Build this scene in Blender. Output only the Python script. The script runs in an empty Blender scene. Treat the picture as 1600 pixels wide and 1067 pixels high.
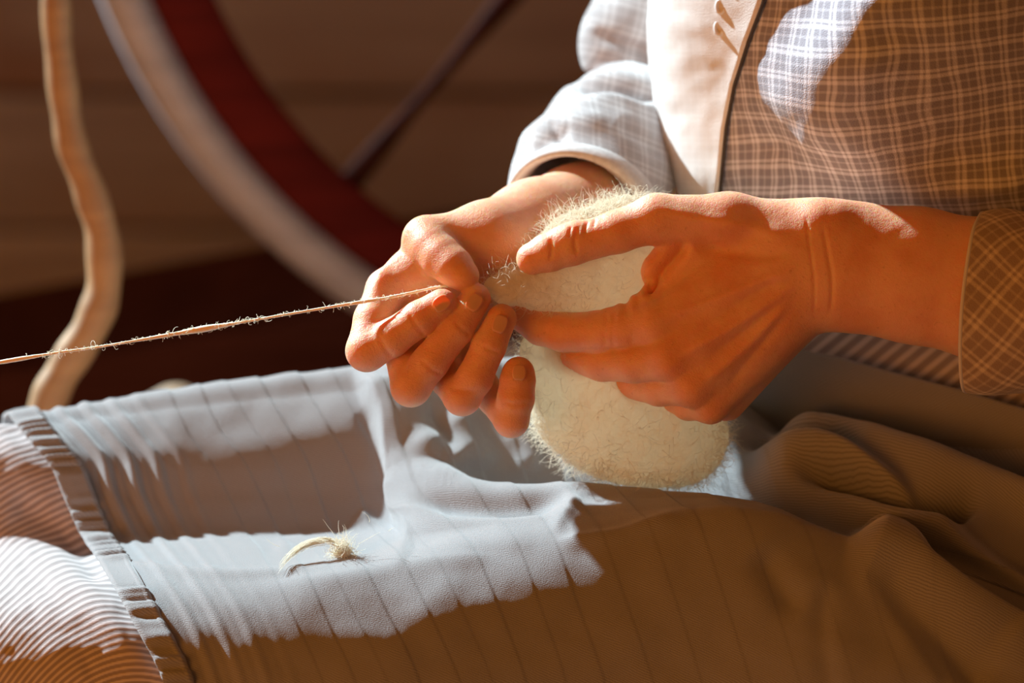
import bpy, math, random
import numpy as np
from mathutils import Vector, Matrix

random.seed(7); rng = np.random.default_rng(7)
SC = bpy.context.scene
COL = SC.collection

# ------------------------------------------------------------------ camera, sky, sun, exposure
PITCH = math.radians(22.0)
CAM = np.array([0.0, 0.0, 1.334])
F = np.array([0, math.cos(PITCH), -math.sin(PITCH)])
U = np.array([0, math.sin(PITCH), math.cos(PITCH)])
R = np.array([1.0, 0, 0])
D0 = 1.8
S = 0.5 / 1600            # metres per photograph pixel at the hands

cam = bpy.data.cameras.new('camera'); camo = bpy.data.objects.new('camera', cam); COL.objects.link(camo)
cam.sensor_width = 36; cam.lens = 36 * D0 / 0.5
camo.location = CAM; camo.rotation_euler = (math.pi / 2 - PITCH, 0, 0)
cam.clip_start = 0.05
cam.dof.use_dof = True; cam.dof.focus_distance = 1.795; cam.dof.aperture_fstop = 4.2
SC.camera = camo

w = bpy.data.worlds.new('World'); SC.world = w; w.use_nodes = True
bg = w.node_tree.nodes['Background']
bg.inputs[0].default_value = (0.145, 0.047, 0.010, 1); bg.inputs[1].default_value = 1.0

sun = bpy.data.lights.new('sun', 'SUN'); suno = bpy.data.objects.new('sun', sun); COL.objects.link(suno)
SUN_DIR = Vector((-0.64, 0.565, 0.50)).normalized()
suno.rotation_euler = SUN_DIR.to_track_quat('Z', 'Y').to_euler()
sun.energy = 10.5; sun.color = (0.76, 0.94, 1.0); sun.angle = math.radians(1.6)

fill = bpy.data.lights.new('warm_bounce', 'AREA'); fillo = bpy.data.objects.new('warm_bounce', fill); COL.objects.link(fillo)
fill.shape = 'DISK'; fill.size = 1.6; fill.energy = 25; fill.color = (1.0, .33, .045)
fillo.location = (-1.6, -.2, 1.15); fillo.rotation_euler = (Vector((-1.6, -.2, 1.15)) - Vector((0, 1.65, .62))).to_track_quat('Z', 'Y').to_euler()

SC.view_settings.view_transform = 'Standard'; SC.view_settings.look = 'None'
SC.view_settings.gamma = 1; SC.view_settings.use_curve_mapping = False
SC.view_settings.exposure = 0.0

# ------------------------------------------------------------------ helpers
def W(p):
    """Point (x, y, z): x right, y down, z away, all in photo pixels at the hands' distance -> world metres."""
    p = np.asarray(p, float).reshape(-1, 3)
    d = D0 + p[:, 2] * S
    k = S * d / D0
    return CAM + np.outer((p[:, 0] - 800) * k, R) - np.outer((p[:, 1] - 533.5) * k, U) + np.outer(d, F)

def W1(x, y, z): return W([(x, y, z)])[0]

def inv(p):
    """world -> (x, y, z) of W"""
    q = np.asarray(p, float).reshape(-1, 3) - CAM
    d = q @ F; k = S * d / D0
    return np.stack([q @ R / k + 800, 533.5 - q @ U / k, (d - D0) / S], 1)

def empty(name, label=None, cat=None, group=None, loc=(0, 0, 0)):
    o = bpy.data.objects.new(name, None); COL.objects.link(o); o.location = loc
    o.empty_display_size = 0.05
    if label: o['label'] = label
    if cat: o['category'] = cat
    if group: o['group'] = group
    return o

def mesh_obj(name, verts, faces, mat, parent=None, uv=None, smooth=True, label=None, cat=None, kind=None):
    me = bpy.data.meshes.new(name)
    verts = np.asarray(verts, dtype=np.float32)
    if isinstance(faces, np.ndarray):
        n, k = faces.shape
        me.vertices.add(len(verts)); me.vertices.foreach_set('co', verts.ravel())
        me.loops.add(n * k); me.loops.foreach_set('vertex_index', faces.astype(np.int32).ravel())
        me.polygons.add(n); me.polygons.foreach_set('loop_start', np.arange(0, n * k, k, dtype=np.int32))
        me.polygons.foreach_set('loop_total', np.full(n, k, dtype=np.int32))
        me.update(calc_edges=True); me.validate()
    else:
        me.from_pydata([tuple(v) for v in verts], [], faces)
    if uv is not None:
        l = me.uv_layers.new(name='UVMap')
        idx = np.empty(len(me.loops), dtype=np.int32); me.loops.foreach_get('vertex_index', idx)
        l.data.foreach_set('uv', np.asarray(uv, dtype=np.float32)[idx].ravel())
    if smooth: me.polygons.foreach_set('use_smooth', np.ones(len(me.polygons), dtype=bool))
    if mat: me.materials.append(mat)
    o = bpy.data.objects.new(name, me); COL.objects.link(o)
    if parent is not None: o.parent = parent; o.matrix_parent_inverse = Matrix.Translation(parent.location).inverted()
    if label: o['label'] = label
    if cat: o['category'] = cat
    if kind: o['kind'] = kind
    return o

def grid_faces(nu, nv, wrap=False):
    i = np.arange(nu - (0 if wrap else 1)); j = np.arange(nv - 1)
    I, J = np.meshgrid(i, j, indexing='ij'); I2 = (I + 1) % nu
    return np.stack([I * nv + J, I2 * nv + J, I2 * nv + J + 1, I * nv + J + 1], -1).reshape(-1, 4)

def solidify(o, t, off=-1.0):
    m = o.modifiers.new('thickness', 'SOLIDIFY'); m.thickness = t; m.offset = off

def catmull(P, n, closed=False):
    P = np.asarray(P, float); m = len(P)
    if closed: Q = np.vstack([P[-1], P, P[0], P[1]]); segs = m
    else: Q = np.vstack([2 * P[0] - P[1], P, 2 * P[-1] - P[-2]]); segs = m - 1
    t = np.linspace(0, segs, n, endpoint=not closed); i = np.minimum(t.astype(int), segs - 1); f = (t - i)[:, None]
    a, b, c, d = Q[i], Q[i + 1], Q[i + 2], Q[i + 3]
    return 0.5 * (2 * b + (c - a) * f + (2 * a - 5 * b + 4 * c - d) * f ** 2 + (3 * b - a - 3 * c + d) * f ** 3)

def tube(path, radii, seg=16, cap=True, ell=1.0, upv=(0, 0, 1)):
    """swept tube round a world path; ell scales the second axis"""
    path = np.asarray(path, float); n = len(path)
    radii = np.broadcast_to(np.asarray(radii, float), (n,))
    T = np.gradient(path, axis=0); T /= np.linalg.norm(T, axis=1)[:, None]
    up = np.asarray(upv, float); V = []; a = np.linspace(0, 2 * math.pi, seg, endpoint=False)
    n0 = np.cross(T[0], up)
    if np.linalg.norm(n0) < 1e-3: n0 = np.cross(T[0], (1, 0, 0))
    for k in range(n):
        n0 = n0 - T[k] * (n0 @ T[k]); n0 /= np.linalg.norm(n0); b = np.cross(T[k], n0)
        V.append(path[k] + radii[k] * (np.outer(np.cos(a), n0) + ell * np.outer(np.sin(a), b)))
    V = np.vstack(V); f = []
    for k in range(n - 1):
        for j in range(seg):
            f.append((k * seg + j, k * seg + (j + 1) % seg, (k + 1) * seg + (j + 1) % seg, (k + 1) * seg + j))
    if cap:
        f.append(tuple(reversed(range(seg)))); f.append(tuple((n - 1) * seg + j for j in range(seg)))
    return V, f

def box(c, d, rot=None, bev=0.0):
    c = np.asarray(c, float); d = np.asarray(d, float) / 2
    v = np.array([(x, y, z) for x in (-1, 1) for y in (-1, 1) for z in (-1, 1)], float) * d
    if rot is not None: v = v @ np.asarray(rot).T
    return v + c, [(0, 1, 3, 2), (4, 6, 7, 5), (0, 4, 5, 1), (2, 3, 7, 6), (0, 2, 6, 4), (1, 5, 7, 3)]

def bevel(o, wdt, seg=2):
    m = o.modifiers.new('bevel', 'BEVEL'); m.width = wdt; m.segments = seg; m.limit_method = 'ANGLE'

# ---- brush strokes on surfaces given in photo pixels
def poly_dist(x, y, pts, smooth=True):
    P = catmull(pts, max(12, len(pts) * 8)) if smooth and len(pts) > 2 else np.asarray(pts, float)
    best = np.full(x.shape, 1e9); sg = np.zeros(x.shape); tt = np.zeros(x.shape)
    L = np.concatenate([[0], np.cumsum(np.hypot(*np.diff(P, axis=0).T))])
    for k in range(len(P) - 1):
        ax, ay = P[k]; dx, dy = P[k + 1] - P[k]; l2 = dx * dx + dy * dy + 1e-9
        t = np.clip(((x - ax) * dx + (y - ay) * dy) / l2, 0, 1)
        ex = x - ax - t * dx; ey = y - ay - t * dy; d = np.hypot(ex, ey); m = d < best
        best = np.where(m, d, best); sg = np.where(m, np.sign(dx * ey - dy * ex), sg)
        tt = np.where(m, (L[k] + t * math.sqrt(l2)) / L[-1], tt)
    return best, sg, tt      # sg>0: right-hand side walking along the stroke (image, y down)

def ridge(x, y, pts, wd, amp, w2=None, tip=0.15, tail=0.15):
    """gaussian ridge; w2 = width on the right-hand side"""
    d, s, t = poly_dist(x, y, pts)
    wd = np.where(s > 0, w2 if w2 else wd, wd)
    tp = np.clip(t / tip, 0, 1) if tip else 1
    tl = np.clip((1 - t) / tail, 0, 1) if tail else 1
    tp = tp * tp * (3 - 2 * tp) if tip else 1; tl = tl * tl * (3 - 2 * tl) if tail else 1
    return amp * np.exp(-(d / wd) ** 2) * tp * tl

def fbm(x, y, sc, seed=0, octv=3):
    r = np.random.default_rng(seed); o = np.zeros(np.shape(x)); a = 1.0
    for k in range(octv):
        for _ in range(4):
            th = r.uniform(0, 2 * math.pi); ph = r.uniform(0, 6.28); f = 2 * math.pi / sc * r.uniform(.7, 1.3)
            o = o + a * np.sin(f * (np.cos(th) * x + np.sin(th) * y) + ph + 1.5 * np.sin(f * .6 * (np.sin(th) * x - np.cos(th) * y) + ph * 2))
        a *= .5; sc *= .5
    return o / 7

def normals_grid(P):
    a = np.gradient(P, axis=0); b = np.gradient(P, axis=1); n = np.cross(a, b)
    return n / (np.linalg.norm(n, axis=-1, keepdims=True) + 1e-9)

# ---- signed distance bodies
def sd_cone(X, Y, Z, a, b, sz=1.0):
    """tapered capsule between (x,y,z,r) a and b; sz squashes depth"""
    a = np.asarray(a, float); b = np.asarray(b, float)
    px, py, pz = X - a[0], Y - a[1], (Z - a[2]) * sz
    d = np.array([b[0] - a[0], b[1] - a[1], (b[2] - a[2]) * sz]); l2 = d @ d + 1e-9
    t = np.clip((px * d[0] + py * d[1] + pz * d[2]) / l2, 0, 1)
    return np.sqrt((px - t * d[0]) ** 2 + (py - t * d[1]) ** 2 + (pz - t * d[2]) ** 2) - (a[3] + t * (b[3] - a[3]))

def smin(a, b, k):
    if k <= 0: return np.minimum(a, b)
    h = np.clip(0.5 + 0.5 * (b - a) / k, 0, 1)
    return b + (a - b) * h - k * h * (1 - h)

class Field:
    def __init__(s, lo, hi, h):
        s.lo = np.array(lo, float); s.h = h
        s.n = np.ceil((np.array(hi) - s.lo) / h).astype(int) + 1
        s.ax = [np.float32(s.lo[i] + h * np.arange(s.n[i])) for i in range(3)]
        s.f = np.full(s.n, 60.0, dtype=np.float32)
    def sub(s, lo, hi):
        sl = []
        for i in range(3):
            a = int(np.clip((lo[i] - s.lo[i]) // s.h, 0, s.n[i])); b = int(np.clip((hi[i] - s.lo[i]) // s.h + 2, 0, s.n[i]))
            sl.append(slice(a, b))
        g = np.meshgrid(*[s.ax[i][sl[i]] for i in range(3)], indexing='ij', sparse=True)
        return tuple(sl), g
    def cone(s, a, b, k=0, sz=1.0, target=None):
        f = s.f if target is None else target
        m = max(a[3], b[3]) + 30 + k
        mz = m / min(sz, 1.0)
        sl, g = s.sub([min(a[0], b[0]) - m, min(a[1], b[1]) - m, min(a[2], b[2]) - mz], [max(a[0], b[0]) + m, max(a[1], b[1]) + m, max(a[2], b[2]) + mz])
        if f[sl].size: f[sl] = smin(f[sl], sd_cone(*g, a, b, sz), k)
    def chain(s, pts, k=4, sz=1.0, target=None):
        for a, b in zip(pts[:-1], pts[1:]): s.cone(a, b, k, sz, target)
    def mesh(s):
        f = s.f; h = s.h
        ins = f < 0
        c = np.zeros(np.array(f.shape) - 1, dtype=np.int8)
        for i in (0, 1):
            for j in (0, 1):
                for k in (0, 1):
                    c += ins[i:f.shape[0] - 1 + i, j:f.shape[1] - 1 + j, k:f.shape[2] - 1 + k]
        act = (c > 0) & (c < 8); ci = np.argwhere(act)
        vid = np.full(act.shape, -1, dtype=np.int64); vid[act] = np.arange(len(ci))
        acc = np.zeros((len(ci), 3)); cnt = np.zeros(len(ci))
        cor = [(i, j, k) for i in (0, 1) for j in (0, 1) for k in (0, 1)]
        for a in cor:
            for ax in range(3):
                if a[ax]: continue
                b = list(a); b[ax] = 1
                fa = f[ci[:, 0] + a[0], ci[:, 1] + a[1], ci[:, 2] + a[2]]; fb = f[ci[:, 0] + b[0], ci[:, 1] + b[1], ci[:, 2] + b[2]]
                m = (fa < 0) != (fb < 0); t = np.where(m, fa / np.where(m, fa - fb, 1), 0)
                p = np.array(a, float)[None] + t[:, None] * (np.array(b) - np.array(a))[None]
                acc += p * m[:, None]; cnt += m
        V = s.lo + h * (ci + acc / cnt[:, None])
        Fs = []
        for ax in range(3):
            o = [i for i in range(3) if i != ax]
            sl0 = [slice(None)] * 3; sl1 = [slice(None)] * 3
            sl0[ax] = slice(0, -1); sl1[ax] = slice(1, None)
            for q in o: sl0[q] = slice(1, -1); sl1[q] = slice(1, -1)
            A = ins[tuple(sl0)]; B = ins[tuple(sl1)]
            e = np.argwhere(A != B); flip = A[tuple(e.T)]
            base = e.copy(); base[:, o[0]] += 1; base[:, o[1]] += 1
            q = []
            for d0, d1 in ((0, 0), (1, 0), (1, 1), (0, 1)):
                idx = base.copy(); idx[:, o[0]] -= d0; idx[:, o[1]] -= d1
                q.append(vid[tuple(idx.T)])
            q = np.stack(q, 1)
            par = flip if ax != 1 else ~flip
            q[par] = q[par][:, ::-1]
            Fs.append(q)
        Fc = np.vstack(Fs); c0 = V - V.mean(0)
        vol = np.einsum('ij,ij->i', c0[Fc[:, 0]], np.cross(c0[Fc[:, 1]], c0[Fc[:, 2]])).sum()
        if vol < 0: Fc = Fc[:, ::-1].copy()
        return V, Fc

def vert_normals(V, Fc):
    n = np.cross(V[Fc[:, 2]] - V[Fc[:, 0]], V[Fc[:, 3]] - V[Fc[:, 1]])
    N = np.zeros_like(V)
    for k in range(4):
        for c in range(3): N[:, c] += np.bincount(Fc[:, k], n[:, c], len(V))
    return N / (np.linalg.norm(N, axis=1, keepdims=True) + 1e-9)

# ------------------------------------------------------------------ materials
class NT:
    def __init__(s, name):
        s.m = bpy.data.materials.new(name); s.m.use_nodes = True; s.t = s.m.node_tree
        s.b = s.t.nodes['Principled BSDF']; s.b.inputs['Roughness'].default_value = .8
    def n(s, typ, **kw):
        nd = s.t.nodes.new(typ)
        for k, v in kw.items(): setattr(nd, k, v)
        return nd
    def l(s, a, b): s.t.links.new(a, b)
    def math(s, op, a, b=None, c=None):
        nd = s.n('ShaderNodeMath', operation=op)
        for i, v in enumerate((a, b, c)):
            if v is None: continue
            if isinstance(v, (int, float)): nd.inputs[i].default_value = v
            else: s.l(v, nd.inputs[i])
        return nd.outputs[0]
    def uv(s, sep=True):
        u = s.n('ShaderNodeUVMap'); 
        if not sep: return u.outputs[0]
        q = s.n('ShaderNodeSeparateXYZ'); s.l(u.outputs[0], q.inputs[0]); return q.outputs[0], q.outputs[1]
    def obj(s): return s.n('ShaderNodeTexCoord').outputs['Object']
    def noise(s, vec, scale, detail=3, rough=.5, dist=0):
        nd = s.n('ShaderNodeTexNoise'); nd.inputs['Scale'].default_value = scale; nd.inputs['Detail'].default_value = detail
        nd.inputs['Roughness'].default_value = rough; nd.inputs['Distortion'].default_value = dist; s.l(vec, nd.inputs['Vector']); return nd.outputs['Fac']
    def mix(s, fac, a, b):
        nd = s.n('ShaderNodeMix', data_type='RGBA')
        if isinstance(fac, (int, float)): nd.inputs[0].default_value = fac
        else: s.l(fac, nd.inputs[0])
        for v, i in ((a, 6), (b, 7)):
            if isinstance(v, tuple): nd.inputs[i].default_value = (*v, 1)
            else: s.l(v, nd.inputs[i])
        return nd.outputs[2]
    def ramp(s, v, lo, hi):
        nd = s.n('ShaderNodeMapRange'); nd.interpolation_type = 'SMOOTHSTEP'
        nd.inputs[1].default_value = lo; nd.inputs[2].default_value = hi; s.l(v, nd.inputs[0]); return nd.outputs[0]
    def bump(s, h, dist, st=1.0, prev=None):
        nd = s.n('ShaderNodeBump'); nd.inputs['Distance'].default_value = dist; nd.inputs['Strength'].default_value = st
        s.l(h, nd.inputs['Height'])
        if prev: s.l(prev, nd.inputs['Normal'])
        return nd.outputs[0]
    def set(s, col=None, rough=None, nrm=None, **kw):
        if col is not None:
            if isinstance(col, tuple): s.b.inputs['Base Color'].default_value = (*col, 1)
            else: s.l(col, s.b.inputs['Base Color'])
        if rough is not None: s.b.inputs['Roughness'].default_value = rough
        if nrm is not None: s.l(nrm, s.b.inputs['Normal'])
        for k, v in kw.items(): s.b.inputs[k.replace('_', ' ')].default_value = v
        return s.m
    def line(s, c, period, off, wd):
        """thin band repeated every period"""
        f = s.math('FRACT', s.math('ADD', s.math('DIVIDE', c, period), off))
        d = s.math('ABSOLUTE', s.math('SUBTRACT', f, 0.5))
        return s.ramp(d, wd * 1.5 / period, wd * .4 / period)

def skin_mat():
    t = NT('skin'); o = t.obj()
    n1 = t.noise(o, 45, 4, .6); n2 = t.noise(o, 420, 3, .6); n3 = t.noise(o, 1500, 2)
    c = t.mix(t.ramp(n1, .35, .7), (.87, .50, .32), (.79, .38, .22))
    c = t.mix(t.math('MULTIPLY', t.ramp(n2, .62, .74), .35), c, (.50, .20, .12))
    b = t.bump(n2, .0007, .5); b = t.bump(n3, .0004, .6, b)
    t.b.subsurface_method = 'RANDOM_WALK'
    m = t.set(c, .5, b, Subsurface_Weight=1.0, Subsurface_Scale=.0055)
    t.b.inputs['Subsurface Radius'].default_value = (1.0, .17, .05); t.b.inputs['Specular IOR Level'].default_value = .45
    return m

def apron_mat():
    t = NT('apron_cloth'); u, v = t.uv(); o = t.uv(False)
    w_ = t.math('ADD', t.math('MULTIPLY', u, .55), t.math('MULTIPLY', v, 1.0))
    wob = t.noise(o, .03, 2)
    tw = t.math('SINE', t.math('MULTIPLY', t.math('ADD', w_, t.math('MULTIPLY', wob, 8)), 2 * math.pi / 4.6))
    n1 = t.noise(o, .006, 4, .55); n2 = t.noise(o, .5, 2)
    c = t.mix(n1, (.265, .27, .285), (.335, .335, .345))
    c = t.mix(t.ramp(tw, -.2, 1.1), c, (.20, .20, .215))
    b = t.bump(tw, .0001, .35); b = t.bump(n2, .0006, .6, b)
    return t.set(c, .85, b, Sheen_Weight=.55, Sheen_Roughness=.45)

def plaid_mat(name, ang=0.0, per=38.0, base=(.26, .245, .29), line=(.80, .80, .90)):
    t = NT(name); u, v = t.uv(); o = t.uv(False)
    ca, sa = math.cos(ang), math.sin(ang)
    a = t.math('ADD', t.math('MULTIPLY', u, ca), t.math('MULTIPLY', v, sa))
    b_ = t.math('ADD', t.math('MULTIPLY', u, -sa), t.math('MULTIPLY', v, ca))
    k = None
    for c in (a, b_):
        for off, wd, st in ((0, 3.2, .55), (.22, 2.4, .5), (.62, 2.0, .25)):
            q = t.math('MULTIPLY', t.line(c, per, off, wd), st); k = q if k is None else t.math('ADD', k, q)
    k = t.math('MINIMUM', k, 1.0)
    n = t.noise(o, .02, 3); bb = t.mix(n, base, tuple(x * 1.25 for x in base))
    wv = t.noise(o, .45, 2)
    return t.set(t.mix(k, bb, line), .85, t.bump(wv, .0008, .5), Sheen_Weight=.3)

def stripe_mat():
    t = NT('striped_skirt_cloth'); u, v = t.uv(); o = t.uv(False)
    k = t.math('SINE', t.math('MULTIPLY', u, 2 * math.pi / 8.8)); wv = t.math('SINE', t.math('MULTIPLY', v, 2 * math.pi / 2.6))
    k2 = t.math('ADD', k, t.math('MULTIPLY', wv, .35))
    c = t.mix(t.ramp(k2, -.25, .6), (.33, .28, .28), (.64, .57, .57))
    b = t.bump(k, .00025, .5); n2 = t.noise(o, .5, 2)
    return t.set(c, .85, t.bump(n2, .0004, .5, b), Sheen_Weight=.3)

def wool_mat():
    t = NT('raw_wool'); o = t.obj(); n = t.noise(o, 60, 5, .65, .6); n2 = t.noise(o, 300, 4, .6, 1.5)
    c = t.mix(n, (.97, .86, .64), (.985, .93, .78)); nr = t.bump(n2, .002, .22)
    t.set(c, .95, nr, Sheen_Weight=.6); t.b.inputs['Specular IOR Level'].default_value = .1
    tr = t.n('ShaderNodeBsdfTranslucent'); t.l(c, tr.inputs[0]); t.l(nr, tr.inputs['Normal'])
    mx = t.n('ShaderNodeMixShader'); mx.inputs[0].default_value = .65
    t.l(t.b.outputs[0], mx.inputs[1]); t.l(tr.outputs[0], mx.inputs[2]); t.l(mx.outputs[0], t.t.nodes['Material Output'].inputs[0]); return t.m

def plain(name, col, rough=.8, nsc=0, ncol=None, bump=0, **kw):
    t = NT(name); o = t.obj(); c = col
    nrm = None
    if nsc:
        n = t.noise(o, nsc, 4, .6); c = t.mix(t.ramp(n, .3, .7), col, ncol or tuple(x * .7 for x in col))
        if bump: nrm = t.bump(n, bump, .6)
    return t.set(c, rough, nrm, **kw)

def fibre_mat():
    t = NT('wool_fibre'); t.set((.96, .92, .83), .6)
    tr = t.n('ShaderNodeBsdfTranslucent'); tr.inputs[0].default_value = (.98, .94, .84, 1)
    mx = t.n('ShaderNodeMixShader'); mx.inputs[0].default_value = .7
    t.l(t.b.outputs[0], mx.inputs[1]); t.l(tr.outputs[0], mx.inputs[2]); t.l(mx.outputs[0], t.t.nodes['Material Output'].inputs[0]); return t.m

def wood_mat(name, a, b, sc=(3, 3, 40), rough=.6, bump=.001):
    t = NT(name); o = t.obj(); mp = t.n('ShaderNodeMapping'); mp.inputs['Scale'].default_value = sc; t.l(o, mp.inputs[0])
    n = t.noise(mp.outputs[0], 2, 5, .6, .8)
    t.b.inputs['Specular IOR Level'].default_value = .5 if rough < .7 else .08
    return t.set(t.mix(t.ramp(n, .3, .7), a, b), rough, t.bump(n, bump, .5))

M_skin = skin_mat(); M_apron = apron_mat(); M_stripe = stripe_mat(); M_wool = wool_mat(); M_fib = fibre_mat()
M_plaid = plaid_mat('brown_plaid'); M_plaidc = plaid_mat('brown_plaid_bias', .72, 46, (.30, .22, .17), (.70, .58, .45))

# ------------------------------------------------------------------ setting
def floor_and_wall():
    t = NT('worn_dark_boards'); o = t.obj(); mp = t.n('ShaderNodeMapping'); mp.inputs['Scale'].default_value = (1, 8, 8); t.l(o, mp.inputs[0])
    n = t.noise(mp.outputs[0], 1.3, 4, .6, .4); n2 = t.noise(o, 2.2, 3)
    c = t.mix(t.ramp(n, .3, .7), (.27, .26, .30), (.45, .46, .55)); c = t.mix(t.ramp(n2, .4, .65), c, (.24, .13, .09))
    wm = t.set(c, .8, t.bump(n, .003, .5))
    t = NT('packed_earth'); o = t.obj(); n = t.noise(o, 3.0, 5, .6); n2 = t.noise(o, 40, 3)
    fm = t.set(t.mix(t.ramp(n, .35, .7), (.055, .03, .022), (.10, .055, .04)), .95, t.bump(n2, .004, .5))
    v, f = box((0, 1.9, -.02), (7, 4.6, .04)); mesh_obj('floor', v, f, fm, smooth=False, kind='structure')
    # back wall of horizontal boards on a thin backing
    wy = 3.25
    v, f = box((0, wy + .05, .62), (7, .06, 1.24)); wb = mesh_obj('wall_back', v, f, wm, smooth=False, kind='structure')
    base = None
    k = 0; z = 0.0
    while z < 1.2:
        hgt = .135
        if base is None:
            v, f = box((0, 0, hgt / 2), (7, .022, hgt - .008)); ob = mesh_obj('board', v, f, wm, wb, smooth=False); base = ob; bevel(ob, .004)
            ob.location = (0, wy + .008, z)
        else:
            ob = base.copy(); COL.objects.link(ob); ob.parent = wb; ob.location = (random.uniform(-.3, .3), wy + .008 + random.uniform(-.004, .004), z)
        z += hgt; k += 1
floor_and_wall()

# ------------------------------------------------------------------ spinning wheel (well behind the lap)
def spinning_wheel():
    ZW = 2240
    c = W1(1118, -383, ZW); k = S * (D0 + ZW * S) / D0
    root = empty('spinning_wheel', 'large red spinning wheel with a pale outer rim, blurred behind the hands', 'spinning wheel', loc=(c[0], c[1], 0))
    m_red = wood_mat('red_painted_wood', (.12, .014, .012), (.08, .010, .009), rough=.8)
    m_pale = wood_mat('pale_wood', (.52, .53, .58), (.42, .43, .48)); m_dark = wood_mat('dark_red_wood', (.05, .014, .010), (.03, .010, .008), rough=.9)
    # wheel frame: normal faces camera, left edge turned a little nearer
    yaw = math.radians(14)
    ax = np.array([math.sin(yaw) * math.cos(PITCH * .6), -math.cos(yaw) * math.cos(PITCH * .6), math.sin(PITCH * .6)])
    e1 = np.array([-math.cos(yaw), -math.sin(yaw), 0.0]); e2 = np.cross(e1, ax); e2 /= np.linalg.norm(e2); e2 *= np.sign(-e2[2])
    def ring(prof, n=160):
        a = np.linspace(0, 2 * math.pi, n, endpoint=False); V = []
        for th in a:
            d = math.cos(th) * e1 + math.sin(th) * e2
            for r, h in prof: V.append(c + d * r + ax * h)
        m = len(prof); f = [(i * m + j, i * m + (j + 1) % m, ((i + 1) % n) * m + (j + 1) % m, ((i + 1) % n) * m + j) for i in range(n) for j in range(m)]
        return np.array(V), f
    def rounded(r0, r1, h0, h1, b):
        return [(r0 + b, h0), (r1 - b, h0), (r1, h0 + b), (r1, h1 - b), (r1 - b, h1), (r0 + b, h1), (r0, h1 - b), (r0, h0 + b)]
    v, f = ring(rounded(878 * k, 970 * k, -.016, .016, .005)); mesh_obj('rim', v, f, m_red, root)
    v, f = ring(rounded(970 * k, 1036 * k, -.022, .022, .010)); mesh_obj('tyre', v, f, m_pale, root, label='pale bent-wood outer hoop')
    v, f = tube([c - ax * .05, c - ax * .03, c + ax * .03, c + ax * .05], [.018, .035, .035, .018], 20); mesh_obj('hub', v, f, m_red, root)
    for i in range(10):
        th = math.radians(45 + 36 * i); d = math.cos(th) * e1 + math.sin(th) * e2
        rr = np.linspace(.02, 884 * k, 12); rad = .0065 + .0025 * np.cos(np.linspace(0, 4 * math.pi, 12))
        v, f = tube([c + d * r for r in rr], rad, 10); mesh_obj('spoke', v, f, m_dark, root)
    # uprights, axle, sloping bench and legs
    v, f = tube([c - ax * .10, c + ax * .10], .008, 12); mesh_obj('axle', v, f, m_dark, root)
    for s_ in (-1, 1):
        top = c + ax * .085 * s_
        foot = np.array([top[0] + .02, top[1] + .0, .0]); v, f = tube(catmull([foot, (foot + top) / 2, top + (0, 0, .04)], 14), [.016] * 14, 12); mesh_obj('upright', v, f, m_dark, root)
    bl = W1(-80, 525, 2720); br = W1(760, 370, 2720); dv = br - bl; L = np.linalg.norm(dv); X = dv / L; Yv = np.cross((0, 0, 1), X); Yv /= np.linalg.norm(Yv); Zv = np.cross(X, Yv)
    rot = np.stack([X, Yv, Zv], 1)
    v, f = box((bl + br) / 2 + X * .15 + Zv * -.07, (L + .5, .17, .13), rot); b = mesh_obj('bench', v, f, wood_mat('bench_wood', (.075, .026, .018), (.050, .017, .012), rough=1.0), root, smooth=False); bevel(b, .006)
    for t_, s_ in ((.05, -1), (.05, 1), (1.2, 0)):
        p = bl + dv * t_ + Yv * .05 * s_ - Zv * .12; q = np.array([p[0] - .05 + .1 * t_, p[1] + .10 * s_, .0])
        v, f = tube(catmull([p, (p + q) / 2, q], 10), [.02, .022, .02, .017, .016, .02, .022, .018, .014, .012], 12); mesh_obj('leg', v, f, m_dark, root)
spinning_wheel()

def wavy_stick():
    m = wood_mat('peeled_tan_branch', (.46, .28, .13), (.36, .21, .10), (6, 6, 30))
    Z = 930
    P = [(52, -500, Z), (70, -250, Z), (84, -60, Z), (90, 60, Z), (100, 150, Z), (112, 225, Z), (140, 300, Z), (160, 370, Z), (162, 450, Z), (142, 510, Z), (105, 570, Z), (78, 620, Z), (62, 680, Z), (50, 800, Z + 40), (70, 1100, Z + 160), (80, 1600, Z + 360)]
    C = catmull(P, 90); fl = W(C); 
    top = fl[0]; r = np.interp(np.linspace(0, 1, 90), [0, .35, .5, .6, 1], [21, 25, 28, 29, 29]) * S * 1.16
    r = r * (1 + .05 * np.sin(np.arange(90) * .9))
    # carry the foot down to the floor
    foot = fl[-1].copy(); ext = np.array([foot + (0.02, .02, -(foot[2]) * t) for t in np.linspace(.15, 1, 8)])
    path = np.vstack([fl, ext]); rr = np.concatenate([r, np.full(8, r[-1])])
    root = None
    v, f = tube(path, rr, 14); o = mesh_obj('crooked_stick', v, f, m, label='wavy peeled tan branch standing upright, blurred behind the knee at far left', cat='stick')
wavy_stick()

def floor_basket():
    # pale rounded thing whose top just shows over the apron edge
    c = W1(275, 640, 1500); r = .026
    m = wood_mat('turned_pale_wood', (.42, .29, .18), (.34, .22, .13))
    prof = [(0, .0), (.010, -.001), (.020, -.008), (.026, -.02), (.024, -.034), (.014, -.044), (.010, -.06), (.016, -.08), (.018, -.16), (.012, -.2), (.017, -.3), (.02, -c[2] + .03 - .0), (.022, -c[2] - .015)]
    a = np.linspace(0, 2 * math.pi, 24, endpoint=False)
    top = c + np.array([0, 0, .014])
    V = [top + np.array([p * math.cos(t), p * math.sin(t), h]) for p, h in prof for t in a]
    n = len(a); f = [(i * n + j, i * n + (j + 1) % n, (i + 1) * n + (j + 1) % n, (i + 1) * n + j) for i in range(len(prof) - 1) for j in range(n)]
    mesh_obj('turned_post', V, f, m, label='pale rounded wooden post top just showing over the grey apron', cat='post')
floor_basket()

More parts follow.
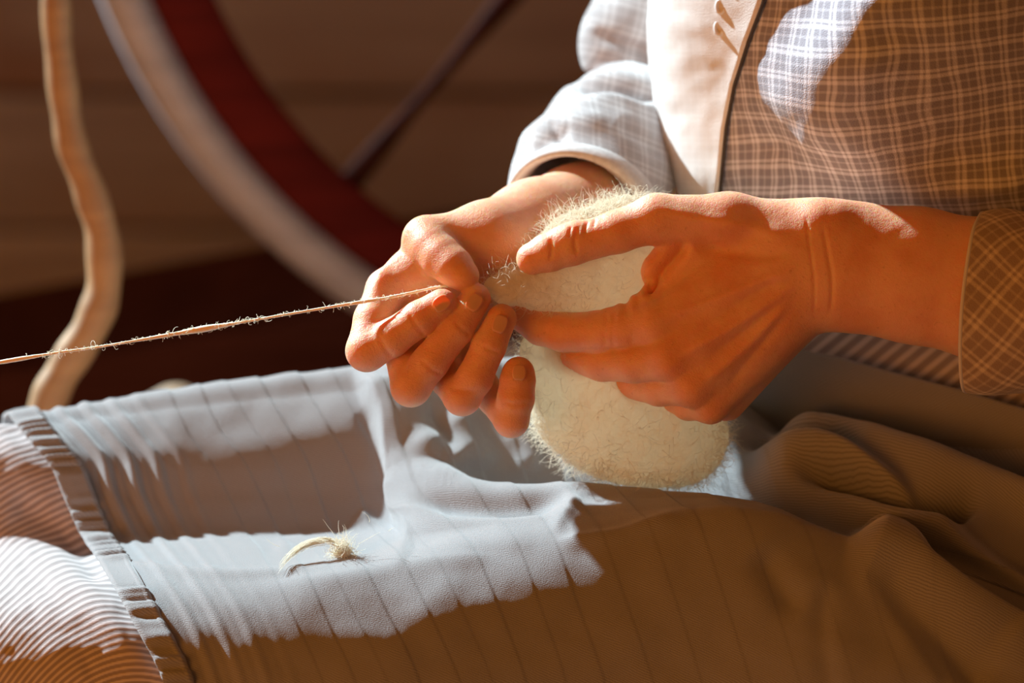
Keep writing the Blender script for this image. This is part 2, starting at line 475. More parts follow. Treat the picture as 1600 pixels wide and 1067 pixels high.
# ------------------------------------------------------------------ the person
person = empty('person', 'seated person in a brown plaid dress and grey apron, both hands drawing out wool', 'person', loc=tuple(W1(1600, 1500, 600) * np.array([1, 1, 0])))

# ---- lap surface: rows (front hang -> near thigh -> valley -> far thigh -> back), each y(x), z(x)
XK = [-300, 0, 150, 300, 450, 600, 700, 800, 900, 1000, 1100, 1200, 1300, 1400, 1600, 1900]
ROWS = [  # hem x, y list, z list
 (360, [1900]*16, [230]*16),
 (330, [1450]*16, [40]*16),
 (290, [1220]*16, [-95]*6 + [-75]*10),
 (260, [1075]*13 + [1085, 1130, 1280], [-135]*6 + [-122, -112, -106, -104, -108, -120, -150, -155, -150, -110]),
 (213, [985, 985, 985, 978, 972, 965, 958, 950, 945, 930, 915, 915, 935, 965, 1065, 1240], [-105]*6 + [-100, -92, -88, -86] + [-90, -100, -110, -110, -110, -80]),
 (176, [930, 925, 918, 908, 899, 882, 868, 856, 848, 828, 806, 806, 842, 874, 1005, 1190], [-20]*6 + [-20, -25, -30, -40, -45, -45, -40, -40, -40, -20]),
 (150, [885, 880, 875, 862, 858, 856, 832, 815, 806, 797, 790, 796, 838, 868, 990, 1170], [130]*4 + [130, 128, 60, 40, 25, 10, 0, 0, 0, 0, 0, 10]),
 (130, [862, 850, 845, 838, 838, 836, 800, 785, 782, 780, 780, 790, 835, 864, 975, 1150], [255]*4 + [252, 246, 120, 80, 70, 55, 40, 30, 25, 25, 25, 40]),
 (105, [810, 790, 786, 782, 780, 778, 753, 757, 756, 764, 773, 790, 836, 866, 960, 1100], [296, 296, 296, 296, 296, 290, 190, 150, 130, 105, 80, 60, 45, 45, 50, 60]),
 (82, [760, 735, 730, 726, 724, 722, 745, 800, 812, 812, 812, 815, 830, 850, 920, 1040], [312]*4 + [312, 308, 250, 250, 235, 215, 190, 150, 110, 85, 70, 80]),
 (52, [720, 700, 694, 686, 672, 664, 695, 725, 742, 738, 732, 735, 750, 775, 850, 940], [336]*5 + [328, 315, 315, 310, 300, 260, 200, 150, 115, 90, 90]),
 (28, [695, 674, 655, 640, 624, 613, 622, 640, 650, 650, 648, 650, 665, 690, 765, 830], [378]*6 + [378, 378, 375, 362, 340, 290, 240, 200, 150, 130]),
 (10, [676, 657, 628, 606, 587, 571, 565, 560, 560, 560, 560, 562, 580, 608, 670, 730], [440]*9 + [440, 420, 390, 360, 330, 270, 240]),
 (4, [735, 715, 690, 668, 655, 642, 640, 640, 640, 640, 640, 640, 650, 680, 740, 800], [600]*10 + [570, 520, 480, 450, 400, 360]),
 (0, [1100]*16, [680]*12 + [620, 580, 520, 480]),
]
NR = len(ROWS)
def lap(u, v):
    """u: px along the thigh from the hem; v: row coordinate. arrays -> (...,3) in photo pixels"""
    u, v = np.broadcast_arrays(u, v)
    sh = u.shape; out = np.zeros(sh + (3,))
    hx = np.array([r[0] for r in ROWS], float)
    XS = np.arange(-700, 2400, 10.0)
    ker = np.exp(-(np.arange(-9, 10) / 4.2) ** 2); ker /= ker.sum()
    def sm(a):
        a = np.interp(XS, XK, a); p = np.pad(a, 9, mode='edge'); return np.convolve(p, ker, 'valid')
    YT = np.array([sm(r[1]) for r in ROWS]); ZT = np.array([sm(r[2]) for r in ROWS])
    i = np.clip(np.floor(v).astype(int), 0, NR - 2); f = v - i
    def cr(T, axis_x):
        a = [T(np.clip(i + k, 0, NR - 1)) for k in (-1, 0, 1, 2)]
        return 0.5 * (2 * a[1] + (a[2] - a[0]) * f + (2 * a[0] - 5 * a[1] + 4 * a[2] - a[3]) * f ** 2 + (3 * a[1] - a[0] - 3 * a[2] + a[3]) * f ** 3)
    x = cr(lambda q: hx[q], 0) + u
    xi = np.clip((x + 700) / 10, 0, len(XS) - 2); x0 = xi.astype(int); xf = xi - x0
    y = cr(lambda q: YT[q, x0] * (1 - xf) + YT[q, x0 + 1] * xf, 0)
    z = cr(lambda q: ZT[q, x0] * (1 - xf) + ZT[q, x0 + 1] * xf, 0)
    return np.stack([x, y, z], -1)

def face_cam(P, Nn):
    s = np.sign(Nn[..., 2:3].mean()); return Nn if s < 0 else -Nn

APRON_STROKES = [  # points, width left, amplitude, width right, tip, tail
 # long fold dropping from the far thigh by the far hand
 ([(556, 572), (590, 640), (612, 720), (632, 800), (648, 858)], 85, 40, 12, .22, .12),
 ([(640, 730), (690, 712), (735, 745)], 26, 16, 30, .3, .3),
 ([(560, 640), (600, 700), (615, 780)], 22, -8, 20, .2, .2),
 ([(700, 640), (735, 690), (760, 740)], 22, 12, 30, .3, .2), ([(660, 640), (690, 690), (705, 735)], 16, -10, 16, .3, .3),
 ([(800, 660), (825, 700), (835, 745)], 18, 12, 22, .3, .3),
 # pocket between the thighs
 ([(660, 812), (740, 798), (840, 788), (900, 780)], 20, -24, 12, .2, .3),
 ([(905, 768), (890, 800), (860, 830)], 10, 7, 16, .3, .3),
 ([(560, 800), (600, 835), (650, 858)], 10, 9, 26, .15, .2),
 ([(860, 850), (960, 835), (1060, 806), (1100, 802)], 9, 8, 16, .2, .3),
 ([(400, 915), (520, 905), (650, 880), (800, 868)], 10, 3, 16, .2, .2),
 ([(160, 880), (300, 893), (420, 893), (520, 885)], 6, 5, 9, .2, .2),
 ([(420, 862), (470, 848), (520, 858)], 12, 5, 12, .3, .3),
 # near thigh right side
 ([(1320, 842), (1380, 856), (1440, 905), (1520, 965), (1640, 1040)], 12, 22, 42, .15, 0),
 ([(1370, 870), (1420, 940), (1480, 1010), (1540, 1080)], 26, -12, 20, .2, .1), ([(1330, 880), (1400, 980), (1470, 1080)], 14, 5, 18, .2, .1),
 ([(1290, 900), (1285, 990), (1300, 1090)], 16, -7, 20, .2, .1), ([(1180, 850), (1230, 930), (1260, 960)], 26, -6, 26, .3, .3), ([(1560, 1000), (1600, 1067), (1640, 1120)], 20, 9, 26, .2, .1),
 # folds toward the hip
 ([(1150, 725), (1210, 714), (1290, 714), (1360, 745), (1440, 800), (1520, 870), (1640, 960)], 16, 24, 50, .2, 0),
 ([(1230, 740), (1330, 760), (1420, 790), (1490, 800), (1540, 780)], 20, -34, 14, .25, .2),
 ([(1180, 690), (1260, 660), (1340, 672), (1440, 710), (1540, 745), (1640, 800)], 12, 20, 30, .2, 0),
 ([(1150, 690), (1240, 690), (1300, 690), (1360, 706)], 16, -18, 12, .2, .3),
 ([(1150, 640), (1280, 625), (1420, 660), (1600, 725)], 34, -42, 30, .15, 0),
 ([(1230, 572), (1300, 580), (1400, 608), (1500, 640), (1640, 685)], 9, 12, 12, .1, 0),
]
def apron_disp(P, u, v):
    x, y = P[..., 0], P[..., 1]
    vis = 1 / (1 + np.exp((v - 12.6) * 6))
    d = np.zeros(x.shape)
    for pts, wl, amp, wr, tip, tail in APRON_STROKES:
        g = 2.3 if min(p[0] for p in pts) > 1100 and min(p[1] for p in pts) < 860 else 1.0
        d += g * ridge(x, y, pts, wl, amp, wr, tip, tail)
    d *= vis
    # gathers near the hem, on the far thigh, dying towards the near one
    fade = np.clip((235 - u) / 120, 0, 1) * np.clip((u - 38) / 25, 0, 1)
    far = np.clip((v - 6.6) / 2, 0, 1) * .75 + .25
    ph = u + 6 * np.sin(v * 1.1) + 3 * np.sin(v * 2.3 + 1)
    d += fade * far * (1 - .7 * np.clip((v - 10.6) / 1.4, 0, 1)) * 8.5 * (np.cos(2 * math.pi * ph / 41.0) * .7 + .3 * np.cos(4 * math.pi * ph / 41 + .5))
    # stitched tucks parallel to the hem
    for u0, h_ in ((250, 2.2), (300, 2.6), (342, 1.6), (392, 3.0), (455, 2.6), (505, 1.6), (560, 2.8), (628, 2.2), (690, 2.6), (765, 2.4), (840, 2.2), (915, 2.4), (990, 1.8), (1075, 1.6), (1160, 1.5), (1250, 1.4)):
        t = u + 5 * np.sin(v * .9 + u0) - u0
        d += (.85 - .35 * np.clip((7 - v) / 2, 0, 1)) * h_ * np.where(t < 0, np.exp(-(t / 28) ** 2), np.exp(-(t / 3.0) ** 2)) 
    d += 5.0 * fbm(x, y * 1.4, 210, 3, 2) + .5 * fbm(x, y, 70, 5, 2)
    return d

def lap_mesh(name, us, vs, off, disp, mat, parent, uvf=None, thick=.0011, **kw):
    Ug, Vg = np.meshgrid(us, vs, indexing='ij'); P = lap(Ug, Vg); N = face_cam(P[:, :int(len(vs) * .6)], normals_grid(P))
    # orient outwards: towards camera on the front rows
    k = int(len(vs) * .3)
    if np.mean(normals_grid(P)[:, k, 2]) > 0: N = -normals_grid(P)
    else: N = normals_grid(P)
    d = disp(P, Ug, Vg) + off
    Q = P + N * d[..., None] if np.ndim(d) else P + N * d
    dv = np.linalg.norm(np.diff(P, axis=1), axis=-1); arc = np.concatenate([np.zeros((len(us), 1)), np.cumsum(dv, 1)], 1)
    uv = np.stack([Ug, arc], -1) if uvf is None else uvf(P, Ug, arc)
    o = mesh_obj(name, W(Q.reshape(-1, 3)), grid_faces(len(us), len(vs)), mat, parent, uv=uv.reshape(-1, 2), **kw)
    if thick: solidify(o, thick, 0)
    return o

vs = np.concatenate([np.linspace(0, 3, 40, endpoint=False), np.linspace(3, 12.8, 400), np.linspace(12.9, 14, 14)])
us = np.concatenate([np.linspace(6, 1000, 480, endpoint=False), np.linspace(1000, 1560, 190, endpoint=False), np.linspace(1560, 1900, 30)])
apron = lap_mesh('apron', us, vs, 0, apron_disp, M_apron, person)

def hem_disp(P, u, v):
    k = v * 2.3 + .6 * np.sin(v * 1.9) + .4 * np.sin(v * 4.1)
    edge = np.clip(u / 4, 0, 1) * np.clip((46 - u) / 4, 0, 1)
    rip = 4.2 * np.sin(2 * math.pi * k) + 1.2 * np.sin(2 * math.pi * k * 2.3 + 1)
    return 3.0 * edge + rip * (.35 + .65 * np.clip(u / 20, 0, 1) * np.clip((50 - u) / 14, 0, 1)) + 1.2 * np.exp(-((u - 40) / 2) ** 2)
lap_mesh('hem_band', np.linspace(0, 46, 30), np.linspace(1, 12.9, 700), 5, hem_disp, M_apron, apron, thick=.0016, label='gathered stitched hem band of the apron')

def skirt_disp(P, u, v):
    x, y = P[..., 0], P[..., 1]
    far = np.clip((v - 8.0) / 2, 0, 1)
    return 4 * fbm(x, y, 120, 9) - 8 * np.clip((u + 30) / 60, 0, 1) + ridge(x, y, [(10, 790), (60, 800), (120, 850), (160, 905)], 22, -10, 26) + ridge(x, y, [(-40, 850), (60, 862), (150, 950), (230, 1050)], 30, 7, 40) - .0009 * np.clip(-u - 120, 0, 1e3) ** 2
def skirt_uv(P, u, arc):
    x, y = P[..., 0], P[..., 1]
    return np.stack([np.hypot((x - 215) / 1.0, np.minimum(y - 1230, 0) / 1.18) , arc], -1)
skirt = lap_mesh('striped_skirt', np.linspace(-560, 120, 220), np.concatenate([np.linspace(0, 3, 30, endpoint=False), np.linspace(3, 13, 220), [13.5, 14]]), -9, skirt_disp, M_stripe, person, uvf=skirt_uv, thick=.001)

# waist of the striped skirt seen under the near forearm
def waist():
    n, m = 60, 26; a = np.linspace(0, 1, n); b = np.linspace(0, 1, m); A, B = np.meshgrid(a, b, indexing='ij')
    x = 1100 + A * 800; y = 470 + B * 200 + A * 60; z = 330 - 120 * A + 60 * B + 22 * np.sin(A * 3) - 40 * np.sin(B * math.pi)
    y = np.where(B < .45, y, y); P = np.stack([x, y, z], -1)
    uv = np.stack([(x * .86 + (y) * 1.05) * 8.8 / 26.0, y], -1)
    o = mesh_obj('skirt_waist', W(P.reshape(-1, 3)), grid_faces(n, m), M_stripe, person, uv=uv.reshape(-1, 2)); solidify(o, .0012, 0)
    # apron waistband tucked in front of it
    x = 1130 + A * 780; yt = np.interp(x, [1130, 1230, 1300, 1400, 1500, 1600, 1900], [520, 533, 545, 572, 598, 628, 700])
    y = yt + 10 + B * 140; z = 300 - 110 * A + 90 * B - 28 * np.sin(B * math.pi) ; P = np.stack([x, y, z], -1)
    o = mesh_obj('waistband', W(P.reshape(-1, 3)), grid_faces(n, m), M_apron, apron, uv=np.stack([x, y], -1).reshape(-1, 2)); solidify(o, .002, 0)
waist()

# ---- body: both hands and forearms at fine resolution, the rest coarser, one mesh
def near_hand():
    G = Field((770, 270, -130), (1640, 700, 230), 2.6)
    # metacarpal block
    WR = [(1272, 372, 6, 52), (1276, 405, 0, 52), (1276, 440, 2, 52), (1268, 468, 10, 44)]
    MC = [(1022, 508, -10, 33), (1046, 562, -24, 31), (1080, 604, -16, 30), (1110, 634, 6, 26)]
    for a, b in zip(WR, MC): G.cone(a, b, 26)
    for a, b in zip(WR, MC): G.cone((a[0], a[1], a[2] + 35, 40), (b[0] + 25, b[1] - 6, b[2] + 45, 30), 26)   # palm side
    G.cone((1200, 430, 20, 62), (1090, 540, 10, 48), 30)
    # thumb side: metacarpal, web
    G.cone((1250, 362, 10, 46), (1140, 345, 5, 41), 26); G.cone((1140, 345, 5, 41), (1026, 341, 2, 37), 22)
    G.cone((1180, 400, 25, 46), (1050, 448, 30, 30), 26); G.cone((1078, 386, 30, 44), (1034, 424, 28, 33), 20)
    palm = G.f.copy()
    fin = np.full_like(G.f, 60)
    # thumb
    G.chain([(1026, 341, 2, 37), (965, 362, 4, 33), (893, 383, 8, 31), (858, 394, 12, 29.5), (832, 404, 16, 25.5)], 8, target=fin)
    G.cone((900, 366, 2, 20), (880, 372, 4, 18), 14, target=fin)
    f_all = fin
    # index
    for pts in ([(1022, 508, -10, 33), (975, 514, 10, 34), (935, 519, 30, 33), (880, 519, 52, 30), (845, 512, 62, 27), (814, 496, 60, 22)],
                [(1046, 562, -24, 31), (990, 568, 8, 30), (940, 566, 50, 29), (898, 556, 85, 26), (872, 548, 105, 22)],
                [(1080, 604, -16, 30), (1030, 606, 25, 28), (985, 596, 75, 27), (965, 570, 120, 23), (950, 545, 140, 20)],
                [(1110, 634, 6, 26), (1075, 632, 45, 24), (1045, 618, 95, 22), (1020, 590, 125, 19)]):
        g = np.full_like(G.f, 60); G.chain(pts, 7, target=g); np.minimum(f_all, g, out=f_all)
    G.f = smin(palm, f_all, 13)
    # web wrinkles
    G.cone((1016, 462, 6, 18), (985, 484, 4, 13), 12); G.cone((968, 486, 10, 10), (948, 492, 14, 10), 8)
    # forearm
    G.chain([(1250, 412, 8, 92), (1330, 417, 4, 97), (1430, 430, 0, 102), (1540, 452, -2, 106), (1700, 480, 0, 118)], 26, sz=1.45)
    G.cone((1286, 350, -18, 32), (1300, 352, -18, 32), 30)
    V, Fc = G.mesh(); N = vert_normals(V, Fc)
    x, y = V[:, 0], V[:, 1]; d = np.zeros(len(V)); fr = np.clip(-N[:, 2] * 2, 0, 1)
    for pts, wl, amp, wr in (
        ([(1240, 372), (1160, 352), (1080, 340), (1020, 322)], 12, 5, 12),                 # thumb tendon
        ([(1245, 395), (1180, 400), (1110, 388), (1060, 380)], 9, -4, 12),
        ([(1250, 418), (1160, 452), (1080, 482), (1025, 500)], 9, 4, 9), ([(1250, 438), (1170, 495), (1100, 535), (1050, 556)], 9, 4.5, 9),
        ([(1240, 462), (1180, 528), (1120, 580), (1085, 600)], 8, 4, 8), ([(1225, 430), (1150, 476), (1090, 515)], 8, -3, 8), ([(1220, 470), (1160, 520), (1100, 565)], 8, -3, 8),
        ([(1230, 490), (1180, 552), (1130, 612)], 8, -3, 8),
        ([(1078, 376), (1048, 408), (1022, 440), (1006, 466)], 9, -19, 12),                   # fold from web
        ([(1258, 330), (1264, 380), (1272, 440), (1272, 505)], 2.6, -2.4, 2.6), ([(1284, 345), (1292, 390), (1300, 440), (1296, 500)], 3, -3.4, 3),
        ([(1010, 480), (990, 520), (985, 545)], 6, -2, 6), ([(950, 488), (944, 515), (946, 545)], 4, -2.2, 4), ([(962, 484), (956, 515), (958, 550)], 4, -1.8, 4),
        ([(1125, 500), (1060, 548), (985, 590)], 10, -2.5, 10), ([(1000, 548), (930, 548), (870, 552)], 5, -2, 5),
        ([(905, 350), (898, 375), (902, 402)], 3.2, -3.2, 3.2), ([(918, 344), (912, 366)], 2.6, -2.6, 2.6), ([(892, 352), (888, 372)], 2.6, -2.2, 2.6), ([(930, 340), (927, 356)], 2.4, -2, 2.4),
        ([(860, 370), (862, 392), (858, 410)], 3, -3, 3), ([(1400, 350), (1440, 420)], 20, -1.5, 20)):
        d += ridge(x, y, pts, wl, amp, wr, .2, .2)
    V = V + N * (1.0 * d * fr)[:, None]
    # knuckle skin wrinkles crossing the web edge
    V = V + N * (np.clip(N[:, 1] * -1.5, 0, 1) * 2.2 * np.sin(x / 3.4) * np.exp(-(((x - 985) / 22) ** 2 + ((y - 466) / 22) ** 2)))[:, None]
    return V, Fc

def far_hand():
    G = Field((510, 230, -90), (1130, 720, 420), 2.6)
    wr = (780, 392, 120)
    WR = [(760, 378, 112, 46), (775, 392, 122, 46), (790, 410, 135, 44), (800, 430, 145, 40)]
    MC = [(604, 452, 66, 31), (634, 500, 96, 31), (682, 545, 118, 29), (735, 580, 122, 26)]
    for a, b in zip(WR, MC): G.cone(a, b, 24)
    G.cone((760, 400, 125, 62), (650, 430, 90, 44), 26); G.cone((740, 460, 130, 50), (670, 490, 110, 40), 24)
    # thumb base and thumb
    G.cone((750, 372, 104, 46), (670, 372, 76, 36), 22)
    palm = G.f.copy(); fall = np.full_like(G.f, 60)
    th = [(662, 374, 74, 34), (674, 386, 54, 33), (690, 402, 34, 32), (708, 417, 18, 30), (724, 431, 6, 25)]
    for pts in (th,
        [(604, 452, 66, 31), (585, 500, 36, 32), (573, 548, 12, 32), (612, 528, 0, 29), (655, 498, -6, 27.5), (690, 476, -8, 25)],
        [(634, 500, 96, 31), (632, 552, 50, 31), (642, 604, 10, 31), (672, 566, 0, 28.5), (712, 514, -2, 27), (743, 466, 4, 24)],
        [(682, 545, 118, 29), (700, 590, 60, 29), (722, 620, 12, 29), (742, 590, 2, 28), (764, 540, 0, 26.5), (784, 498, 4, 23.5)],
        [(735, 580, 122, 26), (772, 622, 66, 26), (799, 656, 18, 27), (806, 622, 8, 28.5), (809, 594, 6, 27), (810, 582, 8, 25)]):
        g = np.full_like(G.f, 60); G.chain(pts, 9 if pts is th else 7, target=g); np.minimum(fall, g, out=fall)
    G.f = smin(palm, fall, 10)
    G.chain([(770, 388, 120, 74), (840, 366, 200, 82), (910, 348, 290, 88), (985, 322, 400, 86)], 30)
    V, Fc = G.mesh(); N = vert_normals(V, Fc)
    x, y = V[:, 0], V[:, 1]; d = np.zeros(len(V)); fr = np.clip(-N[:, 2] * 2, 0, 1) * (V[:, 2] < 60)
    for pts, wl, amp, wr_ in (
        ([(636, 486), (650, 508), (668, 530)], 3.5, -2, 3.5), ([(708, 500), (722, 514), (738, 526)], 3.5, -2, 3.5), ([(752, 540), (768, 548), (784, 552)], 3.5, -2, 3.5),
        ([(592, 524), (604, 548), (616, 560)], 4, -2, 4), ([(655, 560), (676, 578), (694, 588)], 4, -2, 4), ([(700, 605), (722, 610), (750, 612)], 4, -1.8, 4),
        ([(780, 628), (806, 632), (830, 628)], 4, -1.5, 4), 
        ([(630, 380), (600, 420), (575, 470)], 9, 3, 9)):
        d += ridge(x, y, pts, wl, amp, wr_, .2, .2)
    V = V + N * (d * fr)[:, None]
    return V, Fc

def rest_of_body():
    G = Field((-60, -1350, -620), (2200, 1500, 1500), 24); k = 90
    def c(a, b, kk=k): G.cone(a, b, kk)
    G.cone((1640, 250, 560, 330), (1560, -350, 330, 300), 60)               # trunk
    c((1720, 760, 540, 250), (1640, 250, 560, 290), 40)
    c((1560, -420, 300, 210), (1560, -560, 190, 150)); c((1700, -480, -60, 120), (1560, -480, 560, 120), 60)
    c((1540, -560, 180, 95), (1500, -780, 90, 90), 40)
    G.cone((1480, -960, 40, 185), (1470, -1060, 0, 190), 40); c((1440, -900, 20, 130), (1470, -980, 30, 150), 40); c((1300, -930, 0, 22), (1320, -960, 0, 22), 30)
    c((1720, 1000, 330, 150), (1700, 1150, 200, 180), 40); c((1700, 1160, 180, 180), (190, 1120, 100, 165), 60)       # near thigh
    c((1700, 900, 560, 190), (150, 800, 540, 145), 60)
    # shins hang towards the floor: down is +.927 y, +.375 z
    c((190, 1120, 100, 150), (260, 1490, 300, 110), 40); c((150, 800, 540, 140), (190, 1490, 820, 100), 40)
    # upper arms
    c((1700, -440, -70, 135), (1930, 440, 30, 90), 10); c((1930, 450, 30, 88), (1660, 474, 0, 88), 10)
    c((1560, -440, 860, 110), (1090, 150, 690, 80), 10); c((1090, 160, 690, 76), (985, 320, 400, 76), 10)
    return G.mesh()

parts = [near_hand(), far_hand(), rest_of_body()]
V = np.vstack([p[0] for p in parts]); offs = np.cumsum([0] + [len(p[0]) for p in parts])
Fb = np.vstack([p[1] + o for p, o in zip(parts, offs)])
body = mesh_obj('body', W(V), Fb, M_skin, person)

# nails, seated on the far hand's finger backs
M_nail = plain('fingernail', (.84, .42, .28), .32, Subsurface_Weight=.6, Subsurface_Scale=.004)
HV = parts[1][0]
def nail(cx, cy, dx, dy, ln, wd, src, name='fingernail'):
    L = math.hypot(dx, dy); dx, dy = dx / L, dy / L; nu, nv = 9, 9; P = []
    sel = src[(abs(src[:, 0] - cx) < 40) & (abs(src[:, 1] - cy) < 40) & (src[:, 2] < 40)]
    for i in range(nu):
        for j in range(nv):
            a = (i / (nu - 1) - .5) * 2; b = (j / (nv - 1) - .5) * 2
            sc = math.sqrt(max(0, 1 - .75 * abs(a) ** 2.5)); px = cx + dx * a * ln - dy * b * wd * sc; py = cy + dy * a * ln + dx * b * wd * sc
            q = (sel[:, 0] - px) ** 2 + (sel[:, 1] - py) ** 2; m = q < 60
            z = np.min(sel[m, 2]) if m.any() else sel[np.argmin(q), 2]
            P.append((px, py, z - 1.6 + .8 * abs(b) ** 2))
    P = np.array(P); Z = P[:, 2].reshape(nu, nv)
    for _ in range(3):
        Zp = np.pad(Z, 1, mode='edge'); Z = (Zp[:-2, 1:-1] + Zp[2:, 1:-1] + Zp[1:-1, :-2] + Zp[1:-1, 2:] + 2 * Z) / 6
    P[:, 2] = Z.ravel()
    o = mesh_obj(name, W(P), grid_faces(nu, nv), M_nail, body); solidify(o, .0006, 0)
nail(690, 474, .8, -.58, 14, 12, HV); nail(741, 472, .53, -.85, 14, 12, HV); nail(781, 506, .35, -.93, 14, 12, HV); nail(811, 582, .05, -1, 12, 11, HV)

# ---- dress bodice: loft around the trunk
def bodice():
    ys = np.linspace(-640, 468, 170); th = np.linspace(-.55, 3.4, 240)
    T, Y = np.meshgrid(th, ys, indexing='ij')
    left = np.interp(Y, [-640, -200, 0, 100, 200, 320, 420, 640], [1150, 1040, 1022, 1026, 1032, 1044, 1060, 1110])
    ax = 520.0; cx = left + ax; cz = 500 + .36 * (Y - 300); az = 390.0
    # x = left silhouette at T=0, camera side at T=pi/2
    X = cx - ax * np.cos(T); Z = cz - az * np.sign(np.sin(T)) * np.abs(np.sin(T)) ** .9
    Z = Z - 40 * np.exp(-((Y - 120) / 220) ** 2) * np.exp(-((X - 1420) / 260) ** 2)
    P = np.stack([X, Y, Z], -1); N = normals_grid(P)
    if N[120, 80, 2] > 0: N = -N
    d = 7 * fbm(X * .7, Y, 260, 21) + 2.5 * fbm(X, Y, 90, 22)
    for pts, wl, amp, wr in (([(1290, 60), (1270, 140), (1200, 230), (1170, 290)], 40, -16, 50), ([(1400, -60), (1360, 40), (1420, 120)], 40, 22, 70),
                             ([(1480, -120), (1395, 20), (1290, 140), (1212, 250)], 170, 80, 80), ([(1180, 300), (1330, 330), (1600, 300)], 26, -10, 20), ([(1380, 330), (1500, 300), (1640, 270)], 22, 14, 20)):
        d += ridge(X, Y, pts, wl, amp, wr, .3, .3) * (T > .2)
    Q = P + N * d[..., None]
    arc = T * 480 + 12 * fbm(X, Y, 260, 31); vv = Y + 10 * fbm(X, Y, 300, 33) + .05 * X
    o = mesh_obj('dress_bodice', W(Q.reshape(-1, 3)), grid_faces(len(th), len(ys)), M_plaid, person, uv=np.stack([arc, vv], -1).reshape(-1, 2)); solidify(o, .0012, 0)
    # front panel lying over it, ending in a curved seam
    seam = np.interp(ys, [-640, -100, 0, 60, 130, 200, 320, 640], [1300, 1222, 1196, 1172, 1150, 1138, 1128, 1120])
    a = np.linspace(0, 1, 60); Pn = []; UVn = []
    for j, yy in enumerate(ys):
        xr = Q[:, j, 0]; tcol = th
        i0 = 8; vis = np.arange(i0, len(th)); cross = vis[np.argmax(xr[vis] > seam[j])]
        t1 = np.interp(seam[j], xr[cross - 1:cross + 1], th[cross - 1:cross + 1]); tt = -.5 + (t1 + .5) * a
        q = np.stack([np.interp(tt, th, Q[:, j, c]) for c in range(3)], -1); nn = np.stack([np.interp(tt, th, N[:, j, c]) for c in range(3)], -1)
        wv = 2.2 * np.exp(-((a - 1) / .03) ** 2) + 1.8 * np.sin(yy / 60 + a * 3)
        Pn.append(q + nn * (6 + wv)[:, None]); UVn.append(np.stack([tt * 480 * 1.6, np.full(60, yy)], -1))
    Pn = np.array(Pn).transpose(1, 0, 2); UVn = np.array(UVn).transpose(1, 0, 2)
    mp = plaid_mat('sun_whitened_plaid', 0, 34, (.74, .72, .70), (.88, .87, .86))  # dress plaid painted almost white, overexposure by the sun put into its colour
    fp = mesh_obj('front_panel', W(Pn.reshape(-1, 3)), grid_faces(60, len(ys)), mp, o, uv=UVn.reshape(-1, 2), label='front panel of the dress, its plaid painted sun-whitened'); solidify(fp, .0014, 0)
    # dark piping along the seam
    sp = Pn[-1, 40:150]; v, f = tube(W(sp + np.array([2, 0, -1])), .0009, 8); mesh_obj('seam_piping', v, f, plain('seam_thread', (.06, .05, .04)), o)
    # little gathered metal hooks down the panel
    mb = plain('hook_metal', (.85, .87, .90), .3)
    for yy in (-70, -30, 8, 42):
        j = int(np.argmin(abs(ys - yy))); i = int(np.argmin(abs(Pn[:, j, 0] - (1128 - .12 * (yy)))))
        c = Pn[i, j] + np.array([0, 0, -5]); t = np.linspace(0, 2 * math.pi, 16)
        v, f = tube(W(np.stack([c[0] + 6 * np.cos(t), c[1] + 10 * np.sin(t), c[2] + 4 - 6 * np.cos(t) * .5], -1)), .0011, 8); mesh_obj('hook', v, f, mb, o)
    return o
dress = bodice()

# ---- near cuff: loose plaid sleeve
def near_sleeve():
    n, m = 90, 96; s = np.linspace(0, 1, n); a = np.linspace(0, 2 * math.pi, m, endpoint=False)
    V = np.zeros((m, n, 3)); UVs = np.zeros((m, n, 2))
    for i, t in enumerate(s):
        x = 1524 + t * 420; cy = 474 + 24 * t; ry = 139 + 8 * t + 4 * math.sin(t * 20); rz = 100 + 30 * t
        for j, q in enumerate(a):
            cq, sq = math.cos(q), math.sin(q)
            sl = (14 * cq - 20 * sq) * (1 - min(1, t * 4))    # tilted opening
            sl += 18 * (1 - cq * cq) * 0 
            wr = 1 + .025 * math.sin(3 * q + t * 9) + .015 * math.sin(7 * q + 2)
            lower = -12 * math.exp(-((cq + 1) / .35) ** 2) * (1 - t)
            V[j, i] = (x + (12 if cq > .9 else 0) * 0 + (-20 * abs(sq) * (1 if sq > 0 else .2)) * (1 - min(1, t * 3)) + 12 * cq * (1 - min(1, t * 3)) , cy - ry * cq * wr + lower * 0, -2 - rz * sq * wr + 12)
            UVs[j, i] = (t * 420 + 10 * math.sin(q * 2), q * 125)
    o = mesh_obj('near_sleeve', W(V.reshape(-1, 3)), grid_faces(m, n, True), M_plaidc, person, uv=UVs.reshape(-1, 2), label='loose plaid sleeve cut on the bias'); solidify(o, .0016, 0)
    v, f = tube(W(np.vstack([V[:, 0], V[:1, 0]])), .0011, 8); mesh_obj('cuff_edge', v, f, plain('sunlit_edge_tint', (.62, .60, .60), .7), o)  # pale colour paints in the sun catching the cuff hem
    # upper sleeve up to the shoulder
    P = catmull([(1930, 500, 10), (1930, 300, -10), (1860, 0, -60), (1760, -300, -110), (1690, -520, -90)], 40)
    v, f = tube(W(P), np.linspace(150, 175, 40) * S, 40); mesh_obj('upper_sleeve', v, f, M_plaid, o, uv=[(j * 25, k * 27) for k in range(40) for j in range(40)])
near_sleeve()

